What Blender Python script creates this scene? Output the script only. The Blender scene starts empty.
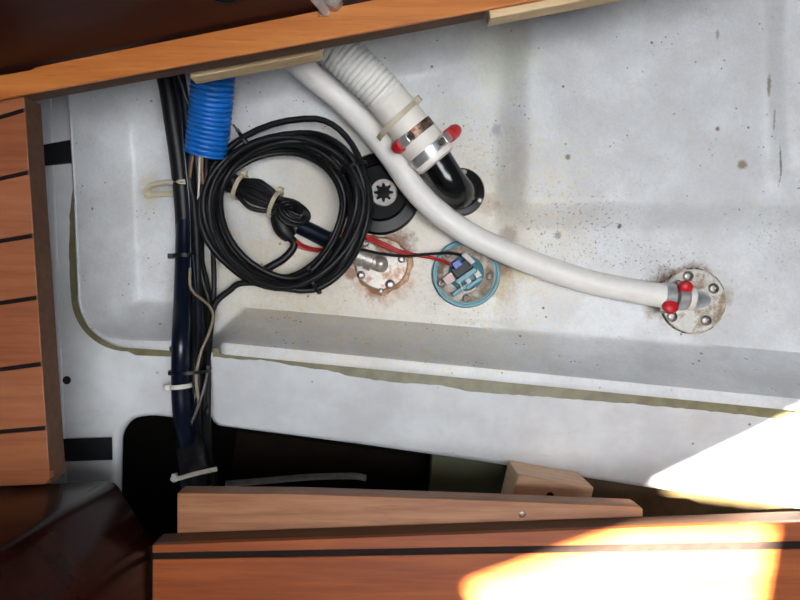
import bpy, bmesh, math, random
from mathutils import Vector, Matrix
random.seed(7)
S = bpy.context.scene
COL = S.collection
# ------------------------------------------------------------------ camera, light, exposure
CAMZ = 0.70; F = 640.0
cam = bpy.data.cameras.new('camera'); cam.sensor_width = 36.0; cam.lens = 36.0 * F / 800.0
cam.clip_start = 0.01
co = bpy.data.objects.new('camera', cam); co.location = (0, 0, CAMZ); COL.objects.link(co); S.camera = co
vs = S.view_settings
vs.view_transform = 'Standard'; vs.look = 'None'; vs.gamma = 1.0; vs.use_curve_mapping = False
vs.exposure = 0.0
W = bpy.data.worlds.new('world'); S.world = W; W.use_nodes = True
W.node_tree.nodes['Background'].inputs[0].default_value = (0.72, 0.85, 1.0, 1)
W.node_tree.nodes['Background'].inputs[1].default_value = 0.10
SUN_D = Vector((0.75, -0.30, -1.0)).normalized()
sl = bpy.data.lights.new('sun', 'SUN'); sl.energy = 330.0; sl.angle = math.radians(0.75); sl.color = (1.0, 0.93, 0.8)
so = bpy.data.objects.new('sun', sl); so.rotation_euler = SUN_D.to_track_quat('-Z', 'Y').to_euler(); COL.objects.link(so)
def area(name, loc, target, sx, sy, e, c):
    l = bpy.data.lights.new(name, 'AREA'); l.shape = 'RECTANGLE'; l.size = sx; l.size_y = sy; l.energy = e; l.color = c
    o = bpy.data.objects.new(name, l); o.location = loc
    o.rotation_euler = (Vector(target) - Vector(loc)).to_track_quat('-Z', 'Y').to_euler(); COL.objects.link(o); return o
CEIL = 1.5
LIGHT_OPENING = (-0.12, 0.68, -0.32, 0.14)  # opening added in the unseen deckhead for the area light
area('added_overhead_daylight', (0.28, -0.09, CEIL + 0.01), (0.28, -0.09, 0.0), 0.78, 0.44, 19.0, (0.93, 0.97, 1.0))  # added area light, stands in for soft daylight from overhead

# ------------------------------------------------------------------ helpers
def P(u, v, z):
    d = (CAMZ - z) / F
    return Vector(((u - 400.0) * d, (300.0 - v) * d, z))
def K(z): return (CAMZ - z) / F
def sst(a, b, x):
    if a == b: return 1.0 if x > a else 0.0
    t = max(0.0, min(1.0, (x - a) / (b - a))); return t * t * (3 - 2 * t)
def lerp(a, b, t): return a + (b - a) * t
def interp(tab, x):
    if x <= tab[0][0]: return tab[0][1]
    for (a, p), (b, q) in zip(tab, tab[1:]):
        if x <= b: return p + (q - p) * (x - a) / (b - a)
    return tab[-1][1]

def tag(o, label=None, cat=None, group=None, kind=None):
    if label: o['label'] = label
    if cat: o['category'] = cat
    if group: o['group'] = group
    if kind: o['kind'] = kind
    return o
def thing(name, loc):
    o = bpy.data.objects.new(name, None); o.empty_display_size = 0.02; o.location = loc; COL.objects.link(o); return o
def wloc(o):
    l = Vector(o.location)
    while o.parent: o = o.parent; l += o.location
    return l
def obj(name, geo, mat, parent=None, smooth=True, bevel=0, segs=2, auto=40):
    """geo = (verts, faces) in world coordinates; becomes one mesh with its origin at its base centre"""
    vs_, fs = geo
    xs = [v[0] for v in vs_]; ys = [v[1] for v in vs_]; zs = [v[2] for v in vs_]
    c = Vector(((min(xs) + max(xs)) / 2, (min(ys) + max(ys)) / 2, min(zs)))
    me = bpy.data.meshes.new(name)
    me.from_pydata([tuple(Vector(v) - c) for v in vs_], [], fs)
    bm = bmesh.new(); bm.from_mesh(me); bmesh.ops.recalc_face_normals(bm, faces=bm.faces); bm.to_mesh(me); bm.free()
    me.materials.append(mat)
    o = bpy.data.objects.new(name, me); COL.objects.link(o)
    if parent is not None:
        o.parent = parent; o.location = c - wloc(parent)
    else: o.location = c
    if smooth:
        for p in me.polygons: p.use_smooth = True
        me.set_sharp_from_angle(angle=math.radians(auto))
    if bevel:
        m = o.modifiers.new('bevel', 'BEVEL'); m.width = bevel; m.segments = segs; m.limit_method = 'ANGLE'; m.angle_limit = math.radians(40)
        for p in me.polygons: p.use_smooth = True
    return o
def join(*geos):
    V = []; Fc = []
    for v, f in geos:
        n = len(V); V += list(v); Fc += [[i + n for i in q] for q in f]
    return V, Fc
def prism(uv, ztop, zbot):
    """vertical-sided slab whose top outline is the uv outline at height ztop"""
    top = [P(u, v, ztop) for u, v in uv]; n = len(top)
    bot = [Vector((p.x, p.y, zbot)) for p in top]
    fs = [list(range(n)), list(range(2 * n - 1, n - 1, -1))] + [[i, (i + 1) % n, n + (i + 1) % n, n + i] for i in range(n)]
    return top + bot, fs
def catmull(pts, n=8):
    pts = [Vector(p) for p in pts]; out = []
    if len(pts) == 2: 
        return [pts[0].lerp(pts[1], i / n) for i in range(n + 1)]
    for i in range(len(pts) - 1):
        p0 = pts[i - 1] if i > 0 else 2 * pts[0] - pts[1]
        p1, p2 = pts[i], pts[i + 1]
        p3 = pts[i + 2] if i + 2 < len(pts) else 2 * pts[-1] - pts[-2]
        for k in range(n):
            t = k / n
            out.append(0.5 * ((2 * p1) + (p2 - p0) * t + (2 * p0 - 5 * p1 + 4 * p2 - p3) * t * t + (3 * p1 - p0 - 3 * p2 + p3) * t ** 3))
    out.append(pts[-1]); return out
def sweep(path, rad, sides=10, caps=True):
    """tube along world-space path; rad is a number or a list of radii"""
    n = len(path); V = []; Fc = []
    if not isinstance(rad, (list, tuple)): rad = [rad] * n
    T = []
    for i in range(n):
        a = path[max(0, i - 1)]; b = path[min(n - 1, i + 1)]; t = b - a
        T.append(t.normalized() if t.length > 1e-9 else (T[-1] if T else Vector((0, 0, 1))))
    up = Vector((0, 0, 1)) if abs(T[0].z) < 0.9 else Vector((1, 0, 0))
    N = (up - T[0] * up.dot(T[0])).normalized()
    for i in range(n):
        N = N - T[i] * N.dot(T[i]); N.normalize(); B = T[i].cross(N)
        for k in range(sides):
            a = 2 * math.pi * k / sides
            V.append(path[i] + (N * math.cos(a) + B * math.sin(a)) * rad[i])
    for i in range(n - 1):
        for k in range(sides):
            k2 = (k + 1) % sides
            Fc.append([i * sides + k, i * sides + k2, (i + 1) * sides + k2, (i + 1) * sides + k])
    if caps:
        Fc.append(list(range(sides))[::-1]); Fc.append([(n - 1) * sides + k for k in range(sides)])
    return V, Fc
def tube(uvz, rpx, n=8, sides=10, caps=True):
    pts = [P(*q) for q in uvz]; path = catmull(pts, n)
    zm = sum(q[2] for q in uvz) / len(uvz)
    return sweep(path, rpx * K(zm), sides, caps)
def lathe(p0, axis, prof, sides=28):
    """prof = list of (t along axis in m, radius)"""
    axis = Vector(axis).normalized()
    path = [Vector(p0) + axis * t for t, r in prof]
    up = Vector((0, 0, 1)) if abs(axis.z) < 0.9 else Vector((1, 0, 0))
    N = (up - axis * up.dot(axis)).normalized(); B = axis.cross(N)
    V = []; Fc = []
    for (t, r), c in zip(prof, path):
        for k in range(sides):
            a = 2 * math.pi * k / sides; V.append(c + (N * math.cos(a) + B * math.sin(a)) * max(r, 1e-5))
    for i in range(len(prof) - 1):
        for k in range(sides):
            k2 = (k + 1) % sides
            Fc.append([i * sides + k, i * sides + k2, (i + 1) * sides + k2, (i + 1) * sides + k])
    Fc.append(list(range(sides))[::-1]); Fc.append([(len(prof) - 1) * sides + k for k in range(sides)])
    return V, Fc
def box(c, ax, ay, az, sx, sy, sz):
    c = Vector(c); V = []
    for i in (-1, 1):
        for j in (-1, 1):
            for k in (-1, 1):
                V.append(c + ax * (i * sx / 2) + ay * (j * sy / 2) + az * (k * sz / 2))
    return V, [[0, 1, 3, 2], [4, 6, 7, 5], [0, 4, 5, 1], [2, 3, 7, 6], [0, 2, 6, 4], [1, 5, 7, 3]]
UP = Vector((0, 0, 1))
def frame(axis):
    axis = axis.normalized(); u = UP if abs(axis.z) < 0.9 else Vector((1, 0, 0))
    n = (u - axis * u.dot(axis)).normalized(); return axis, n, axis.cross(n)

# ------------------------------------------------------------------ materials
def srgb(r, g, b):
    def f(c):
        c /= 255.0
        return c / 12.92 if c <= 0.04045 else ((c + 0.055) / 1.055) ** 2.4
    return (f(r), f(g), f(b), 1)
class NT:
    def __init__(s, name):
        s.m = bpy.data.materials.new(name); s.m.use_nodes = True; s.t = s.m.node_tree
        s.b = s.t.nodes['Principled BSDF']
    def n(s, typ, **kw):
        nd = s.t.nodes.new(typ)
        for k, v in kw.items():
            if k in nd.inputs: nd.inputs[k].default_value = v
            else: setattr(nd, k, v)
        return nd
    def l(s, a, b): s.t.links.new(a, b)
    def pos(s, world=True):
        if world: return s.n('ShaderNodeNewGeometry').outputs['Position']
        return s.n('ShaderNodeTexCoord').outputs['Object']
    def noise(s, vec, scale, detail=4, rough=0.55):
        nd = s.n('ShaderNodeTexNoise'); nd.inputs['Scale'].default_value = scale
        nd.inputs['Detail'].default_value = detail; nd.inputs['Roughness'].default_value = rough
        s.l(vec, nd.inputs['Vector']); return nd.outputs['Fac']
    def ramp(s, fac, lo, hi, a=0.0, b=1.0):
        nd = s.n('ShaderNodeMapRange'); nd.interpolation_type = 'SMOOTHSTEP'
        nd.inputs[1].default_value = lo; nd.inputs[2].default_value = hi
        nd.inputs[3].default_value = a; nd.inputs[4].default_value = b
        s.l(fac, nd.inputs[0]); return nd.outputs[0]
    def math(s, op, a, b):
        nd = s.n('ShaderNodeMath'); nd.operation = op
        for i, x in enumerate((a, b)):
            if isinstance(x, (int, float)): nd.inputs[i].default_value = x
            else: s.l(x, nd.inputs[i])
        return nd.outputs[0]
    def mix(s, fac, a, b):
        nd = s.n('ShaderNodeMix'); nd.data_type = 'RGBA'
        if isinstance(fac, (int, float)): nd.inputs[0].default_value = fac
        else: s.l(fac, nd.inputs[0])
        for i, x in ((6, a), (7, b)):
            if isinstance(x, tuple): nd.inputs[i].default_value = x
            else: s.l(x, nd.inputs[i])
        return nd.outputs[2]
    def mapping(s, vec, scale, rot=(0, 0, 0)):
        nd = s.n('ShaderNodeMapping'); nd.inputs['Scale'].default_value = scale; nd.inputs['Rotation'].default_value = rot
        s.l(vec, nd.inputs['Vector']); return nd.outputs['Vector']
    def bump(s, h, strength, dist=0.001):
        nd = s.n('ShaderNodeBump'); nd.inputs['Strength'].default_value = strength; nd.inputs['Distance'].default_value = dist
        s.l(h, nd.inputs['Height']); s.l(nd.outputs['Normal'], s.b.inputs['Normal'])
    def set(s, col=None, rough=None, metal=None, spec=None, coat=None):
        if col is not None:
            if isinstance(col, tuple): s.b.inputs['Base Color'].default_value = col
            else: s.l(col, s.b.inputs['Base Color'])
        if rough is not None: s.b.inputs['Roughness'].default_value = rough
        if metal is not None: s.b.inputs['Metallic'].default_value = metal
        if spec is not None: s.b.inputs['Specular IOR Level'].default_value = spec
        if coat is not None: s.b.inputs['Coat Weight'].default_value = coat; s.b.inputs['Coat Roughness'].default_value = 0.08
        return s.m
def plain(name, c, rough=0.5, metal=0.0, var=0.25, scale=120, bump=0.0, spec=None, coat=None, dirt=None, dirt_amt=(0.55, 0.75)):
    t = NT(name); p = t.pos(False); f = t.noise(p, scale, 4)
    dark = tuple(x * (1 - var) for x in c[:3]) + (1,)
    col = t.mix(t.ramp(f, 0.3, 0.7), dark, c)
    if dirt: 
        g = t.ramp(t.noise(p, scale * 0.45, 6, 0.7), *dirt_amt); col = t.mix(g, col, dirt)
    if bump: t.bump(f, bump)
    return t.set(col, rough, metal, spec, coat)
def wood(name, a, b, rough=0.4, ang=0.0, scale=1.0, coat=None, spec=None):
    t = NT(name); p = t.pos(True)
    m = t.mapping(p, (9 * scale, 140 * scale, 140 * scale), (0, 0, ang))
    f = t.noise(m, 1.0, 6, 0.65); f2 = t.noise(t.mapping(p, (40 * scale, 700 * scale, 700 * scale), (0, 0, ang)), 1.0, 3)
    col = t.mix(t.ramp(f, 0.28, 0.72), a, b)
    col = t.mix(t.math('MULTIPLY', t.ramp(f2, 0.55, 0.75), 0.35), col, tuple(x * 0.45 for x in a[:3]) + (1,))
    t.bump(f2, 0.08, 0.0005)
    return t.set(col, rough, 0, spec, coat)

M = {}
M['sole'] = [wood('teak_plank_a', srgb(140, 80, 50), srgb(166, 102, 66), 0.38, 0.1, 1.0),
             wood('teak_plank_b', srgb(132, 73, 45), srgb(158, 92, 60), 0.38, 0.1, 1.2),
             wood('teak_plank_c', srgb(144, 84, 53), srgb(170, 106, 72), 0.38, 0.1, 0.8)]
M['sole_b'] = wood('teak_plank_bottom_shaded', srgb(126, 58, 25), srgb(158, 82, 36), 0.42, 0.02, 0.8)  # darker and redder than the left planks; shade is put into the colour
M['caulk'] = plain('caulk_black', srgb(34, 25, 22), 0.6, spec=0.1)
M['sole_edge'] = wood('sole_edge_brown', srgb(84, 56, 40), srgb(106, 72, 50), 0.6, 1.5)
M['trim'] = wood('trim_orange_teak', srgb(178, 100, 44), srgb(204, 128, 64), 0.38, 0.18, 0.8)
M['trim_side'] = wood('trim_raw_side', srgb(84, 58, 43), srgb(108, 78, 58), 0.7, 0.18)
M['mahogany'] = wood('mahogany_dark', srgb(40, 12, 9), srgb(54, 18, 12), 0.38, 0.2, 0.5, spec=0.2)
M['mahogany_gloss'] = wood('mahogany_gloss', srgb(26, 8, 6), srgb(40, 12, 7), 0.2, 0.2, 0.5, spec=0.07)
M['ply'] = wood('pale_ply', srgb(196, 164, 122), srgb(222, 194, 152), 0.6, 0.18)
M['batten'] = wood('batten_wood', srgb(134, 84, 54), srgb(170, 116, 78), 0.5, 0.0, 0.9)
M['block'] = wood('block_wood', srgb(212, 172, 138), srgb(230, 194, 160), 0.6, 0.1)
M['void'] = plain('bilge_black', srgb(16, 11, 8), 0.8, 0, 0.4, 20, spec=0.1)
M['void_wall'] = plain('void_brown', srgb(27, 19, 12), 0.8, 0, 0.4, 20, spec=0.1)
M['olive_panel'] = plain('olive_glassfibre', srgb(84, 68, 40), 0.6, 0, 0.3, 60)
M['green_panel'] = plain('green_glassfibre', srgb(84, 86, 52), 0.5, 0, 0.3, 12)
M['olive'] = plain('resin_olive', srgb(122, 114, 82), 0.45, 0, 0.3, 70)
M['hose_white'] = plain('hose_white', srgb(243, 238, 232), 0.42, 0, 0.06, 60, dirt=srgb(176, 150, 120), dirt_amt=(0.66, 0.82))
M['hose_corr'] = plain('hose_corrugated_white', srgb(244, 241, 234), 0.45, 0, 0.06, 80, dirt=srgb(180, 166, 140), dirt_amt=(0.6, 0.8))
M['cuff'] = plain('cuff_cream', srgb(245, 237, 227), 0.45, 0, 0.07, 60)
M['blue'] = plain('hose_blue', srgb(22, 112, 204), 0.36, 0, 0.15, 60)
M['inside'] = plain('hose_inside', srgb(20, 20, 24), 0.7)
M['black'] = plain('cable_black', srgb(21, 20, 22), 0.42, 0, 0.3, 90, spec=0.3)
M['black2'] = plain('cable_charcoal', srgb(29, 28, 30), 0.45, 0, 0.3, 90, spec=0.3)
M['navy'] = plain('cable_navy', srgb(9, 18, 36), 0.28, 0, 0.3, 60, spec=0.4)
M['blackplastic'] = plain('plastic_black', srgb(14, 14, 15), 0.24, 0, 0.3, 60, dirt=srgb(44, 38, 34), dirt_amt=(0.66, 0.9), spec=0.12)
M['blackgloss'] = plain('plastic_black_gloss', srgb(13, 13, 14), 0.2, 0, 0.3, 60, spec=0.5)
M['tape'] = plain('tape_black', srgb(14, 14, 16), 0.5, 0, 0.3, 60)
M['tie'] = plain('tie_white', srgb(212, 206, 194), 0.4, 0, 0.1, 80)
M['tie_old'] = plain('tie_yellowed', srgb(208, 196, 168), 0.35, 0, 0.15, 80)
M['tie_black'] = plain('tie_black', srgb(17, 17, 18), 0.4, spec=0.25)
M['steel'] = plain('stainless', (0.72, 0.72, 0.72, 1), 0.3, 0.75, 0.2, 150)
M['steel_dull'] = plain('dull_bronze', (0.56, 0.51, 0.47, 1), 0.42, 0.7, 0.3, 200, 0.15, dirt=srgb(120, 88, 62), dirt_amt=(0.52, 0.72))
M['steel_rust'] = plain('rusty_band', (0.36, 0.26, 0.2, 1), 0.45, 0.8, 0.4, 200, dirt=srgb(96, 48, 26), dirt_amt=(0.42, 0.6))
M['screw'] = plain('screw_steel', (0.48, 0.44, 0.41, 1), 0.38, 0.9, 0.4, 400, dirt=srgb(84, 60, 46), dirt_amt=(0.5, 0.66))
M['red'] = plain('red_rubber', srgb(206, 24, 36), 0.4, 0, 0.15, 60)
M['redwire'] = plain('wire_red', srgb(186, 30, 34), 0.4, 0, 0.2, 60)
M['pinkwire'] = plain('wire_pink', srgb(206, 108, 104), 0.4, 0, 0.2, 60)
M['beige'] = plain('wire_beige', srgb(150, 134, 112), 0.45, 0, 0.2, 60)
M['greywire'] = plain('wire_grey', srgb(104, 100, 98), 0.4)
M['copper'] = plain('wire_tan', srgb(150, 112, 80), 0.45)
M['teal'] = plain('teal_plastic', srgb(84, 146, 160), 0.4, 0, 0.25, 80, dirt=srgb(70, 84, 84))
M['teal_dark'] = plain('teal_dark', srgb(62, 116, 130), 0.45, 0, 0.3, 80, dirt=srgb(50, 60, 60))
M['bluespade'] = plain('spade_blue', srgb(40, 66, 170), 0.35)
M['whitespade'] = plain('spade_grey', srgb(196, 190, 188), 0.4)
M['pinkspade'] = plain('spade_pink', srgb(206, 176, 172), 0.4)
M['grimy'] = plain('grimy_disc', srgb(218, 214, 206), 0.4, 0, 0.15, 120, dirt=srgb(150, 126, 100), dirt_amt=(0.48, 0.66))
M['grimy2'] = plain('grimy_disc_brown', srgb(190, 180, 166), 0.45, 0, 0.25, 160, dirt=srgb(118, 94, 72), dirt_amt=(0.40, 0.62))
M['rustdisc'] = plain('rust_disc', srgb(196, 188, 180), 0.35, 0.2, 0.2, 110, dirt=srgb(134, 90, 56), dirt_amt=(0.46, 0.64))
M['rust'] = plain('rust_crust', srgb(158, 104, 62), 0.6, 0, 0.4, 120, 0.4, dirt=srgb(206, 168, 130), dirt_amt=(0.50, 0.70))
M['grime'] = plain('grime_dark', srgb(84, 66, 52), 0.8, 0, 0.5, 200, dirt=srgb(196, 186, 172), dirt_amt=(0.46, 0.58))
M['hubgrey'] = plain('hub_grey', srgb(176, 168, 164), 0.5, 0, 0.25, 160)
M['deck'] = plain('deckhead_cream', srgb(222, 216, 204), 0.6)

def gelcoat(name, stains=True):
    t = NT(name); p = t.pos(True)
    base = t.mix(t.ramp(t.noise(p, 14, 5, 0.6), 0.35, 0.68), srgb(206, 206, 208), srgb(226, 228, 230))
    if stains:
        # brushed flowcoat mottling and a warm tint of old bilge grime
        base = t.mix(t.math('MULTIPLY', t.ramp(t.noise(p, 45, 6, 0.7), 0.5, 0.7), 0.28), base, srgb(196, 188, 176))
        def blot(u, v, rpx, color, amt, z=0.0, ex=1.0, nscale=90, speck=False, ang=0.0):
            nonlocal base
            c = P(u, v, z); r = rpx * K(z)
            sub = t.n('ShaderNodeVectorMath', operation='SUBTRACT'); t.l(p, sub.inputs[0]); sub.inputs[1].default_value = (c.x, c.y, c.z)
            mp = t.mapping(sub.outputs[0], (1 / ex, 1, 0.0), (0, 0, ang))
            ln = t.n('ShaderNodeVectorMath', operation='LENGTH'); t.l(mp, ln.inputs[0])
            d = t.math('ADD', ln.outputs['Value'], t.math('MULTIPLY', t.math('SUBTRACT', t.noise(p, nscale, 5, 0.7), 0.5), r * 1.5))
            f = t.math('MULTIPLY', t.ramp(d, r * 0.35, r, 1.0, 0.0), amt)
            if speck: f = t.math('MULTIPLY', f, fine)
            base = t.mix(f, base, color)
        fine = t.ramp(t.noise(p, 300, 4, 0.7), 0.575, 0.66)
        blot(400, 240, 170, srgb(222, 208, 182), 0.6, ex=1.4)
        blot(262, 285, 70, srgb(206, 190, 162), 0.45, ex=1.7)
        blot(383, 272, 40, srgb(178, 122, 74), 0.75)
        blot(376, 290, 14, srgb(150, 84, 40), 0.8)
        blot(352, 272, 10, srgb(140, 84, 46), 0.8)
        blot(396, 245, 24, srgb(120, 70, 40), 0.85)
        blot(497, 275, 30, srgb(190, 168, 120), 0.75)
        blot(502, 268, 12, srgb(120, 80, 46), 0.7)
        blot(408, 165, 26, srgb(170, 140, 100), 0.7)
        blot(488, 205, 14, srgb(170, 140, 110), 0.6)
        blot(690, 300, 46, srgb(196, 186, 170), 0.7)
        blot(668, 283, 20, srgb(96, 56, 40), 0.95, ex=1.4)
        blot(690, 274, 14, srgb(110, 70, 50), 0.8, ex=1.5)
        blot(652, 308, 14, srgb(150, 130, 112), 0.7)
        blot(720, 296, 14, srgb(150, 136, 120), 0.6)
        blot(508, 236, 13, srgb(140, 118, 104), 0.6)
        blot(575, 232, 60, srgb(112, 100, 88), 0.8, ex=1.5, speck=True)
        blot(660, 262, 40, srgb(120, 104, 88), 0.8, ex=1.4, speck=True)
        blot(300, 275, 60, srgb(150, 126, 96), 0.35, ex=1.6, speck=True)
        blot(470, 290, 60, srgb(140, 118, 90), 0.5, ex=1.5, speck=True)
        blot(480, 150, 50, srgb(140, 130, 112), 0.6, speck=True)
        blot(770, 240, 40, srgb(140, 128, 110), 0.6, speck=True)
        blot(556, 236, 5, srgb(120, 106, 94), 0.7, nscale=300)
        blot(617, 227, 3, srgb(80, 68, 58), 0.9, nscale=300)
        blot(496, 130, 9, srgb(150, 152, 154), 0.6, ex=0.7)
        blot(730, 170, 6, srgb(140, 124, 92), 0.9)
        blot(706, 135, 3.5, srgb(130, 106, 70), 0.9)
        blot(562, 162, 3.5, srgb(120, 106, 84), 0.9)
        blot(770, 84, 14, srgb(120, 104, 90), 0.8, z=0.03, ex=0.14, nscale=260)
        blot(775, 120, 14, srgb(130, 120, 112), 0.7, z=0.03, ex=0.07, nscale=260, ang=-0.1)
        blot(779, 165, 26, srgb(110, 104, 100), 0.8, z=0.03, ex=0.04, nscale=260, ang=-0.1)
        blot(706, 44, 6, srgb(150, 140, 130), 0.8, ex=0.4, nscale=200)
        blot(150, 190, 26, srgb(196, 184, 156), 0.6, ex=0.5)
        blot(230, 70, 60, srgb(196, 190, 184), 0.35)
        blot(500, 60, 60, srgb(222, 220, 204), 0.7, ex=0.7)
        base = t.mix(t.math('MULTIPLY', t.ramp(t.noise(p, 330, 3, 0.7), 0.42, 0.62), 0.10), base, srgb(150, 142, 138))
        # specks of dirt, thicker in some places
        vor = t.n('ShaderNodeTexVoronoi'); vor.inputs['Scale'].default_value = 170; t.l(p, vor.inputs['Vector'])
        sp = t.ramp(vor.outputs['Distance'], 0.13, 0.2, 1.0, 0.0)
        wn = t.ramp(t.noise(p, 38, 3), 0.56, 0.66)
        base = t.mix(t.math('MULTIPLY', t.math('MULTIPLY', sp, wn), 0.8), base, srgb(96, 84, 74))
        vor2 = t.n('ShaderNodeTexVoronoi'); vor2.inputs['Scale'].default_value = 60; t.l(p, vor2.inputs['Vector'])
        sp2 = t.math('MULTIPLY', t.ramp(vor2.outputs['Distance'], 0.07, 0.11, 1.0, 0.0), t.ramp(t.noise(p, 22, 2), 0.5, 0.6))
        base = t.mix(t.math('MULTIPLY', sp2, 0.85), base, srgb(92, 82, 74))
    else:
        base = t.mix(t.math('MULTIPLY', t.ramp(t.noise(t.mapping(p, (1, 3, 1)), 26, 6, 0.7), 0.55, 0.75), 0.3), base, srgb(188, 184, 176))
        vor = t.n('ShaderNodeTexVoronoi'); vor.inputs['Scale'].default_value = 48; t.l(p, vor.inputs['Vector'])
        sp = t.math('MULTIPLY', t.ramp(vor.outputs['Distance'], 0.05, 0.09, 1.0, 0.0), t.ramp(t.noise(p, 18, 2), 0.54, 0.62))
        base = t.mix(t.math('MULTIPLY', sp, 0.8), base, srgb(90, 84, 78))
    h = t.math('ADD', t.noise(p, 60, 5, 0.6), t.math('MULTIPLY', t.noise(p, 420, 3), 0.35))
    t.bump(h, 0.30 if stains else 0.08, 0.002)
    return t.set(base, 0.42 if stains else 0.3)
M['liner'] = gelcoat('bilge_gelcoat'); M['gelcoat'] = gelcoat('outer_gelcoat', False)

# ------------------------------------------------------------------ structure: unseen deckhead, its openings shaped for the light
def plate_with_holes(outer, holes, z):
    bm = bmesh.new(); es = []
    for loop in [outer] + holes:
        vs_ = [bm.verts.new((x, y, z)) for x, y in loop]
        for i in range(len(vs_)): es.append(bm.edges.new((vs_[i], vs_[(i + 1) % len(vs_)])))
    bmesh.ops.triangle_fill(bm, use_beauty=True, use_dissolve=False, edges=es)
    bm.verts.index_update()
    g = ([v.co.copy() for v in bm.verts], [[v.index for v in f.verts] for f in bm.faces]); bm.free(); return g
ZS = 0.20                                               # top of the cabin sole
patch = [(470, 586), (625, 532), (770, 524), (742, 680), (505, 680)]      # where the sunbeam lands on the sole; opening shaped to cast it
patch2 = [(572, 486), (800, 384), (790, 511), (712, 504), (600, 490)]     # second sun patch, its opening added to light the beam
k = (CEIL - ZS) / -SUN_D.z
def sun_opening(pp): return [((P(u, v, ZS) - SUN_D * k).x, (P(u, v, ZS) - SUN_D * k).y) for u, v in pp]
big = [(LIGHT_OPENING[0], LIGHT_OPENING[2]), (LIGHT_OPENING[1], LIGHT_OPENING[2]), (LIGHT_OPENING[1], LIGHT_OPENING[3]), (LIGHT_OPENING[0], LIGHT_OPENING[3])]
g = plate_with_holes([(-2.2, -1.7), (2.0, -1.7), (2.0, 1.7), (-2.2, 1.7)], [sun_opening(patch), sun_opening(patch2), big], CEIL)
ceil = obj('ceiling', g, M['deck'], smooth=False)
md = ceil.modifiers.new('thick', 'SOLIDIFY'); md.thickness = 0.003
tag(ceil, 'cream cabin deckhead with added openings that shape the light', 'ceiling', kind='structure')

# ------------------------------------------------------------------ structure: moulded bilge liner
def lip_v(u):   # image row of the outer lip
    if u < 176: return 343 + 0.02 * (u - 110)
    if u < 216: return 344.5 + (u - 176) * 0.01
    return 345 + (u - 216) * 0.0985
def left_u(v): return interp([(20, 70), (92, 71), (200, 77), (300, 81), (350, 83)], v)
def crease_v(u): return interp([(80, 300), (176, 302), (212, 338), (245, 307), (520, 330), (860, 358)], u)
def height(u, v):
    L = lip_v(u); lu = left_u(v)
    hl = 0.070 * max(0.0, 1 - (u - lu) / 58.0) ** 1.2
    C = crease_v(u)
    hb = 0.070 * max(0, min(1, (v - C) / max(8, (L - 4 - C)))) ** 1.15
    slot = sst(173, 184, u) * (1 - sst(206, 222, u + (v - 350) * 0.35))
    hb *= 1 - slot
    hr = sst(491, 532, u + 0.02 * (v - 200)) * (0.007 + 0.018 * (1 - sst(198, 234, v)))
    hr *= 1 - sst(C - 10, L, v)
    rid = sst(758, 790, u - 0.03 * v) * (1 - sst(172, 200, v)) * 0.013
    tl = 99 - 0.185 * u
    ht = 0.075 * (1 - sst(tl - 40, tl + 62, v)) * (1 - sst(430, 520, u))
    ht += 0.03 * (1 - sst(0, 26, abs(u - 210) - 10)) * 0
    gr = 0.004 * (1 - sst(0, 26, u - 258)) * (1 - sst(140, 175, v))
    base = max(hl, hb)
    soft = (hl ** 3 + hb ** 3) ** (1 / 3.0) if hl > 0 and hb > 0 else base
    und = 0.0012 * math.sin(u * 0.045 + 1.3) * math.sin(v * 0.06)
    gv = -0.0028 * math.exp(-((v - C) / 2.6) ** 2) * sst(240, 262, u) * (1 - 0.6 * sst(500, 530, u))
    return gv + min(0.072, soft) + hr + rid + ht + gr + und
def build_liner():
    V = []; Fc = []
    NR = 130; R = 46.0
    us = [0.0] + [R * (i / 16.0) ** 2 for i in range(1, 17)]
    x = R
    while x < 800: x += 3.2; us.append(x)
    cols = []
    for d in us:
        def vbot(d):
            u = 82 + d; b = lip_v(u)
            if d < R: b -= R - math.sqrt(max(0, R * R - (R - d) ** 2))
            return b
        vb = vbot(d); col = []
        for j in range(NR + 1):
            t = j / NR; v = lerp(-30, vb, t)
            u = d + lerp(left_u(v), 82, min(1, d / 120.0))
            col.append(len(V)); V.append(P(u, v, height(u, v)))
        cols.append(col)
    for i in range(len(cols) - 1):
        for j in range(NR):
            Fc.append([cols[i][j], cols[i + 1][j], cols[i + 1][j + 1], cols[i][j + 1]])
    # flat lip flange and its turned-down edge, along the left column then the bottom row
    bd = [cols[0][j] for j in range(NR)] + [c[NR] for c in cols]
    pts = [V[i] for i in bd]; o1 = []; o2 = []; o3 = []
    for k_, p in enumerate(pts):
        a = pts[max(0, k_ - 1)]; b = pts[min(len(pts) - 1, k_ + 1)]; t = b - a; t.z = 0; t.normalize()
        nrm = Vector((t.y, -t.x, 0))
        if k_ < NR: nrm = Vector((-1, -0.03, 0)) if p.y > -0.0 - 1 and k_ < NR - 22 else nrm
        w = 0.0035 if k_ < NR else lerp(0.004, 0.0085, sst(110, 240, (p.x / K(0.05)) + 400))
        o1.append(len(V)); V.append(p + nrm * w * 0.5 + Vector((0, 0, 0.0012)))
        o2.append(len(V)); V.append(p + nrm * w + Vector((0, 0, -0.0004)))
        o3.append(len(V)); V.append(p + nrm * (w + 0.0008) + Vector((0, 0, -0.016)))
    for A, B in ((bd, o1), (o1, o2), (o2, o3)):
        for k_ in range(len(A) - 1): Fc.append([A[k_], A[k_ + 1], B[k_ + 1], B[k_]])
    return V, Fc
liner = obj('bilge_liner', build_liner(), M['liner'], auto=55)
tag(liner, 'stained white moulded glassfibre bilge pan under the hoses and cables', 'bilge pan', kind='structure')

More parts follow.
